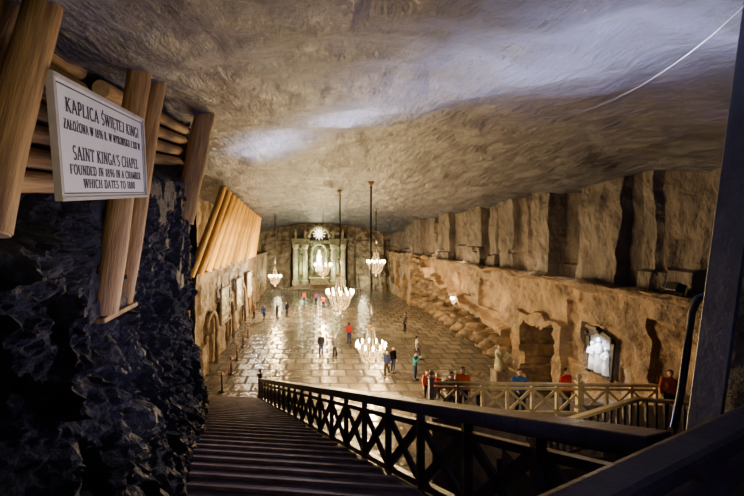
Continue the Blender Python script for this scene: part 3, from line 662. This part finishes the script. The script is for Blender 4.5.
for xo in (-3.35,3.35):
    bm=bmesh.new(); add_lathe(bm,[(.42,2.4),(.34,3.2),(.27,4.0),(.30,4.4),(.1,4.65)],(AX+xo,AY+.2,0),12); add_ell(bm,(AX+xo,AY+.2,4.85),(.17,.18,.22)); obj('side_figure',bm,M_altarl,AL,smooth=True)
bm=bmesh.new(); add_box(bm,(AX,AY-1.6,1.4),(3.2,1.0,1.0)); add_box(bm,(AX,AY-1.6,1.95),(3.6,1.3,.14)); obj('altar_table',bm,M_altarl,AL,bevel=.03)
AL.scale=(1,1,1.05)
RL=thing('altar_rail',(AX,57,0),'low dark communion rail across the floor in front of the altar','railing')
bm=bmesh.new(); add_box(bm,(-3.6,57,.95),(5.2,.25,.12)); add_box(bm,(3.9,57,.95),(5.2,.25,.12)); obj('handrail',bm,M_altar,RL)
for k in range(12):
    for x0 in (-6.1,1.4):
        bm=bmesh.new(); add_lathe(bm,[(.1,0),(.1,.1),(.05,.3),(.09,.55),(.05,.75),(.09,.9)],(x0+k*.455,57,0),8); obj('baluster',bm,M_dstone,RL,smooth=True)
# bollards with rope
BP=[(222,392),(231,374),(237,360),(243,347),(248,337)]; bpos=[]
for k,(px,py) in enumerate(BP):
    Yb=EYE*F/(py-240); x=(px-320)*Yb/F; bpos.append(Vector((x,Yb,0)))
    B_=thing('barrier_post',(x,Yb,0),'dark barrier post by the left wall, %s from the staircase'%ORD[k],'barrier post','rope barrier posts')
    bm=bmesh.new(); add_lathe(bm,[(.2,0),(.2,.04),(.06,.08)],(x,Yb,0),14); obj('base',bm,M_iron,B_,smooth=False)
    bm=bmesh.new(); add_tube(bm,[(x,Yb,.05),(x,Yb,1.0)],.055,10); obj('shaft',bm,M_iron,B_,smooth=True)
    bm=bmesh.new(); add_ell(bm,(x,Yb,1.05),(.09,.09,.09)); obj('knob',bm,M_brass,B_,smooth=True)
for k,(a,b) in enumerate(zip(bpos,bpos[1:])):
    bm=bmesh.new(); d=(b-a).normalized()*.085; add_tube(bm,[lerp(a+d,b-d,t)+Vector((0,0,.92-.25*math.sin(PI*t))) for t in frange(0,1,8)],.03,6)
    tag(obj('barrier_rope',bm,M_rope,smooth=True),'sagging rope between the %s and %s barrier posts from the staircase'%(ORD[k],ORD[k+1]),'rope','barrier ropes')
# ---------------------------------------------------------------- people
def caps(bm,p0,p1,r0,r1,seg=12):
    p0=Vector(p0);p1=Vector(p1); add_tube(bm,[p0,p1],[r0,r1],seg); add_ell(bm,p0,(r0,)*3,12,8); add_ell(bm,p1,(r1,)*3,12,8)
def bake(bm,vox,it=6):
    bmesh.ops.recalc_face_normals(bm,faces=bm.faces)
    me=bpy.data.meshes.new('tmp'); bm.to_mesh(me); bm.free(); o=bpy.data.objects.new('tmp',me); COL.objects.link(o)
    r=o.modifiers.new('r','REMESH'); r.mode='VOXEL'; r.voxel_size=vox
    s=o.modifiers.new('s','SMOOTH'); s.iterations=it; s.factor=.5
    dg=bpy.context.evaluated_depsgraph_get(); m2=bpy.data.meshes.new_from_object(o.evaluated_get(dg)); bpy.data.objects.remove(o)
    for p in m2.polygons: p.use_smooth=True
    return m2
def pose_joints(kind):
    J={}
    for s,k in ((-1,'l'),(1,'r')):
        J['hip'+k]=Vector((s*.09,0,.90)); J['knee'+k]=Vector((s*.10,-.01,.49)); J['ank'+k]=Vector((s*.105,.02,.09)); J['toe'+k]=Vector((s*.12,-.15,.04))
        J['sho'+k]=Vector((s*.185,.0,1.40)); J['elb'+k]=Vector((s*.235,.03,1.12)); J['wri'+k]=Vector((s*.235,-.06,.88))
    if kind=='walk':
        J['kneel']=Vector((-.09,-.16,.52)); J['ankl']=Vector((-.09,-.22,.10)); J['toel']=Vector((-.09,-.39,.07))
        J['kneer']=Vector((.09,.06,.49)); J['ankr']=Vector((.09,.30,.16)); J['toer']=Vector((.10,.16,.04))
        J['elbl']=Vector((-.23,.14,1.15)); J['wril']=Vector((-.22,.10,.90)); J['elbr']=Vector((.23,-.06,1.13)); J['wrir']=Vector((.21,-.25,.95))
    if kind=='photo':
        for s,k in ((-1,'l'),(1,'r')):
            J['elb'+k]=Vector((s*.24,-.16,1.22)); J['wri'+k]=Vector((s*.07,-.33,1.46))
    if kind=='lean':
        for s,k in ((-1,'l'),(1,'r')):
            J['elb'+k]=Vector((s*.26,-.12,1.16)); J['wri'+k]=Vector((s*.16,-.34,1.08))
    return J
POSE={}
def make_pose(kind):
    J=pose_joints(kind); out={}
    bm=bmesh.new()
    add_ell(bm,(0,0,1.0),(.155,.105,.14)); add_ell(bm,(0,0,1.26),(.165,.105,.2)); add_ell(bm,(0,0,1.38),(.17,.09,.09))
    caps(bm,(0,0,1.42),(0,-.01,1.55),.06,.055)
    add_ell(bm,(0,-.015,1.625),(.075,.095,.108),18,12); add_ell(bm,(0,-.05,1.565),(.048,.05,.045)); add_ell(bm,(0,-.115,1.61),(.013,.022,.024))
    for s in (-1,1): add_ell(bm,(s*.077,0,1.61),(.014,.022,.032))
    add_ell(bm,(0,-.098,1.572),(.026,.012,.008))
    for k in 'lr':
        caps(bm,J['hip'+k],J['knee'+k],.085,.055); caps(bm,J['knee'+k],J['ank'+k],.055,.036); caps(bm,J['ank'+k],J['toe'+k],.042,.034)
        caps(bm,J['sho'+k],J['elb'+k],.05,.04); caps(bm,J['elb'+k],J['wri'+k],.04,.028)
        d=(J['wri'+k]-J['elb'+k]).normalized(); caps(bm,J['wri'+k],J['wri'+k]+d*.07,.03,.034)
    me=bake(bm,.014,4)
    b2=bmesh.new(); b2.from_mesh(me)
    for s,k in ((-1,'l'),(1,'r')):
        d=(J['wri'+k]-J['elb'+k]).normalized(); R=frame_for(d,Vector((1,0,0))); pc=J['wri'+k]+d*.08
        for f,(o_,ln) in enumerate(((-.027,.07),(-.009,.08),(.009,.075),(.027,.06))):
            b0=pc+R@Vector((o_,0,0)); m1=b0+d*ln*.5; e=b0+d*ln*.85+R@Vector((0,-.02,0)); add_tube(b2,[b0,m1,e],[.0095,.009,.007],6)
        b0=J['wri'+k]+d*.03+R@Vector((-.028,0,0)); add_tube(b2,[b0,b0+d*.03+R@Vector((-.022,0,0)),b0+d*.06+R@Vector((-.026,-.01,0))],[.011,.010,.008],6)
    b2.to_mesh(me); b2.free()
    for p in me.polygons: p.use_smooth=True
    out['body']=me
    bm=bmesh.new(); add_ell(bm,(0,0,.98),(.178,.128,.16)); add_ell(bm,(0,0,1.2),(.172,.125,.24)); add_ell(bm,(0,0,1.37),(.19,.108,.1)); caps(bm,(0,0,1.40),(0,.0,1.485),.085,.072)
    for k in 'lr': caps(bm,J['sho'+k],J['elb'+k],.072,.058); caps(bm,J['elb'+k],lerp(J['elb'+k],J['wri'+k],.93),.056,.043)
    out['jacket']=bake(bm,.018,5)
    bm=bmesh.new(); add_ell(bm,(0,0,.92),(.168,.12,.13))
    for k in 'lr': caps(bm,J['hip'+k],J['knee'+k],.102,.072); caps(bm,J['knee'+k],lerp(J['knee'+k],J['ank'+k],.95),.07,.055)
    out['trousers']=bake(bm,.018,5)
    bm=bmesh.new()
    for k in 'lr': caps(bm,J['ank'+k]+Vector((0,.02,-.035)),J['toe'+k]+Vector((0,-.03,.01)),.05,.045)
    out['shoes']=bake(bm,.014,3)
    bm=bmesh.new(); add_ell(bm,(0,.012,1.648),(.085,.098,.098),18,12); add_ell(bm,(0,.05,1.60),(.078,.06,.085))
    out['hair']=bake(bm,.012,3)
    bm=bmesh.new()
    for s in (-1,1): add_ell(bm,(s*.03,-.103,1.63),(.011,.007,.007),8,6)
    m=bpy.data.meshes.new('eyes'); bm.to_mesh(m); bm.free(); out['eyes']=m
    for k,m in out.items(): m.materials.clear(); m.materials.append(M_skin)
    POSE[kind]=out
for k in ('stand','walk','photo','lean'): make_pose(k)
CLO={}
def cloth(c):
    if c not in CLO: CLO[c]=mat('cloth_%d'%len(CLO),c,tuple(x*.7 for x in c),rough=.9,scale=9,bump=.2,spec=.15)
    return CLO[c]
RED=(.50,.025,.02);BLK=(.012,.012,.015);NAVY=(.015,.025,.08);BLUE=(.05,.14,.45);GREY=(.07,.07,.08);ORG=(.62,.13,.02);TAN=(.28,.18,.09);WHT=(.5,.48,.45);JEAN=(.03,.05,.12);BRN=(.06,.03,.015);TEAL=(.03,.2,.25);PUR=(.16,.05,.2);BLO=(.40,.25,.09)
def person(x,y,z,rot,kind,jk,tr,hr,label,group,sc=1.0):
    P=thing('person',(x,y,z),label,'person',group); P.rotation_euler=(0,0,rot); P.scale=(sc,)*3
    for part,m in (('body',M_skin),('jacket',cloth(jk)),('trousers',cloth(tr)),('shoes',cloth(BLK)),('hair',cloth(hr)),('eyes',M_eye)):
        o=bpy.data.objects.new(part,POSE[kind][part]); COL.objects.link(o); o.parent=P
        o.material_slots[0].link='OBJECT'; o.material_slots[0].material=m
def onfloor(px,py,*a,**k):
    Yp=EYE*F/(py-240); person((px-320)*Yp/F,Yp,0,*a,**k)
G='visitors on the chapel floor'
onfloor(321,356,.3,'stand',BLK,NAVY,BRN,'person in a black jacket standing left of a companion under the large chandelier',G)
onfloor(335,360,-.2,'walk',GREY,BLK,BLO,'fair-haired person in a grey jacket walking under the large chandelier',G,sc=1.03)
onfloor(349,343,2.8,'stand',RED,JEAN,BRN,'person in a bright red jacket standing beyond the grey-jacketed walker',G)
onfloor(277,318,1.2,'photo',BLK,BLK,BRN,'person in black taking a picture below the small left chandelier',G)
onfloor(264,321,.6,'walk',BLUE,JEAN,BRN,'person in a blue jacket walking near the left wall',G)
onfloor(287,317,-2.2,'stand',NAVY,GREY,BRN,'person in navy standing right of the picture taker',G)
onfloor(254,318,-1,'stand',TAN,BLK,BLK,'person in a tan coat closest to the left wall',G)
onfloor(323,309,3.1,'walk',RED,BLK,BLK,'person in a red coat walking toward the altar',G)
onfloor(316,305,2.9,'stand',PUR,BLK,BRN,'person in a purple top in front of the altar rail',G)
onfloor(304,304,2.6,'stand',ORG,JEAN,BRN,'person in an orange jacket far off before the altar rail',G)
onfloor(330,303,3.3,'stand',RED,GREY,BLO,'fair-haired person in red farthest off before the altar',G)
onfloor(393,373,.5,'stand',BLK,JEAN,BRN,'person in a black top just right of the lowest chandelier',G)
onfloor(387,377,-.4,'walk',NAVY,BLK,BLK,'person in a navy top walking, nearest right of the lowest chandelier',G,sc=.97)
onfloor(415,380,.9,'photo',TEAL,JEAN,BRN,'person in a teal jacket holding up a camera near the cream newel post',G)
onfloor(405,331,-1.2,'stand',GREY,BLK,BRN,'person in grey standing by the far right wall doorway',G)
onfloor(417,360,1.6,'walk',WHT,JEAN,BLK,'person in a white top walking along the carved grotto',G)
onfloor(427,402,.2,'stand',ORG,BLK,BRN,'person in an orange jacket left of the cream newel post',G)
onfloor(437,406,-.5,'stand',RED,JEAN,BLO,'fair-haired person in red half hidden behind the cream newel post',G)
G2='visitors on the side landing'
zl=EYE-6.6
for px,Yp,rt,kd,jk,hr,lb,sc in ((452,13.3,.1,'lean',TAN,BRN,'person in a tan jacket leaning near the left end of the cream balustrade',1.0),(463,13.7,-.4,'stand',ORG,BLK,'person in an orange jacket second from the left behind the cream balustrade',1.02),(480,13.3,.5,'photo',WHT,BLO,'fair-haired person in white taking a picture behind the cream balustrade',.98),
    (520,13.3,-.3,'lean',BLUE,BRN,'person in a bright blue jacket leaning at the middle of the cream balustrade',1.06),(566,13.4,.4,'stand',RED,BRN,'person in a red jacket behind the cream balustrade below the framed relief',1.06)):
    person((px-320)*Yp/F,Yp,zl,rt,kd,jk,JEAN,hr,lb,G2,sc)
person(10.9,11.2,EYE-5.6,-.6,'stand',ORG,BLK,BRN,'person in an orange jacket at the far right by the wall below the pipe',G2,.9)
# ---------------------------------------------------------------- lights
WARM=(1,.66,.32); COOL=(.82,.84,1.0); VIO=(.58,.52,1.0)
for Yk,e in ((18.4,22),(21.7,36),(31,90),(39,110),(50,130)): light('POINT',V(RX+.3,Yk,LEDR+.5),e,WARM,.15)
# added spots in mid-air along the hall, washing the timber props
for Yk,e in ((24.5,1900),(29,2200),(35,2400),(42,2400)): light('SPOT',V(wl_x(Yk)+4.2,Yk-3.0,-3.2),e,(1,.72,.27),.08,V(wl_x(Yk)-.4,Yk+.2,-.2),56,.7)
light('SPOT',V(-4.2,18.6,-5.0),4200,(1,.73,.28),.1,V(-7.8,26.5,.0),40,.8)
for Yk,e in ((17.0,150),(24,620),(31,820),(38,820),(46,600)): light('SPOT',V(RX-1.7,Yk,LEDR-.5),e,WARM,.06,V(RX+.4,Yk+1.6,-7.0),105,.7)
for xo in (-2.9,2.9): light('POINT',(AX+xo,AY-2.0,3.6),460,(1,1,.56),.2)
light('POINT',(AX,AY-1.0,5.6),1000,(1,.95,.58),.2)
for xo in (-7,7.5): light('POINT',(AX+xo,AY-3.0,3.0),900,(1,.84,.48),.2)
# added cool strips in mid-air, no fixtures, for the ceiling sheen above the stairs
strip(V(3.3,1.8,-.2),V(1.5,5.6,.5),190,COOL,105,.6)
strip(V(1.3,6.0,.6),V(.1,9.8,1.4),210,COOL,95,.6)
strip(V(-.8,10.8,1.5),V(-2.9,14.8,1.9),260,COOL,105,.6)
strip(V(3.0,2.0,.3),V(1.9,4.4,.75),50,COOL,80,.3)
strip(V(.9,7,1.3),V(.2,9.4,1.8),45,COOL,75,.3)
strip(V(-1.0,11.0,1.7),V(-2.9,14.6,2.15),85,COOL,85,.35)
light('AREA',V(3.5,4.5,-2.2),150,(.52,.48,1),1.5,V(2.5,6.5,3))
light('AREA',V(-.5,3.5,-2.0),50,(.52,.48,1),1.0,V(-.8,5.5,3))
light('AREA',V(1.2,-1.6,1.0),90,VIO,1.0,V(-.8,8,-5))
light('SPOT',V(.9,8.6,-1.0),420,(.96,.86,1),.04,V(-2.6,5.6,-1.8),95,.9)
light('SPOT',V(1.2,4.6,-1.2),110,(.96,.86,1),.04,V(-2.0,2.6,-1.0),80,.9)
light('SPOT',V(.9,.3,-.1),160,(1,.88,.68),.1,V(-2.0,3.6,.85),46,.8)
light('SPOT',V(5.5,8.2,-1.6),420,(1,.78,.48),.1,V(7.6,12.5,-5.9),54,.8)
w=bpy.data.worlds.new('world'); SC.world=w; w.use_nodes=True
w.node_tree.nodes['Background'].inputs['Color'].default_value=(.25,.2,.34,1); w.node_tree.nodes['Background'].inputs['Strength'].default_value=.03
# ---------------------------------------------------------------- camera
cd=bpy.data.cameras.new('camera'); cam=bpy.data.objects.new('camera',cd); COL.objects.link(cam)
cam.location=(0,0,EYE); cam.rotation_euler=(PI/2,0,0); cd.sensor_width=36; cd.lens=36*F/744; cd.shift_x=52/744; cd.shift_y=-8/744; cd.clip_start=.05; cd.clip_end=300
SC.camera=cam
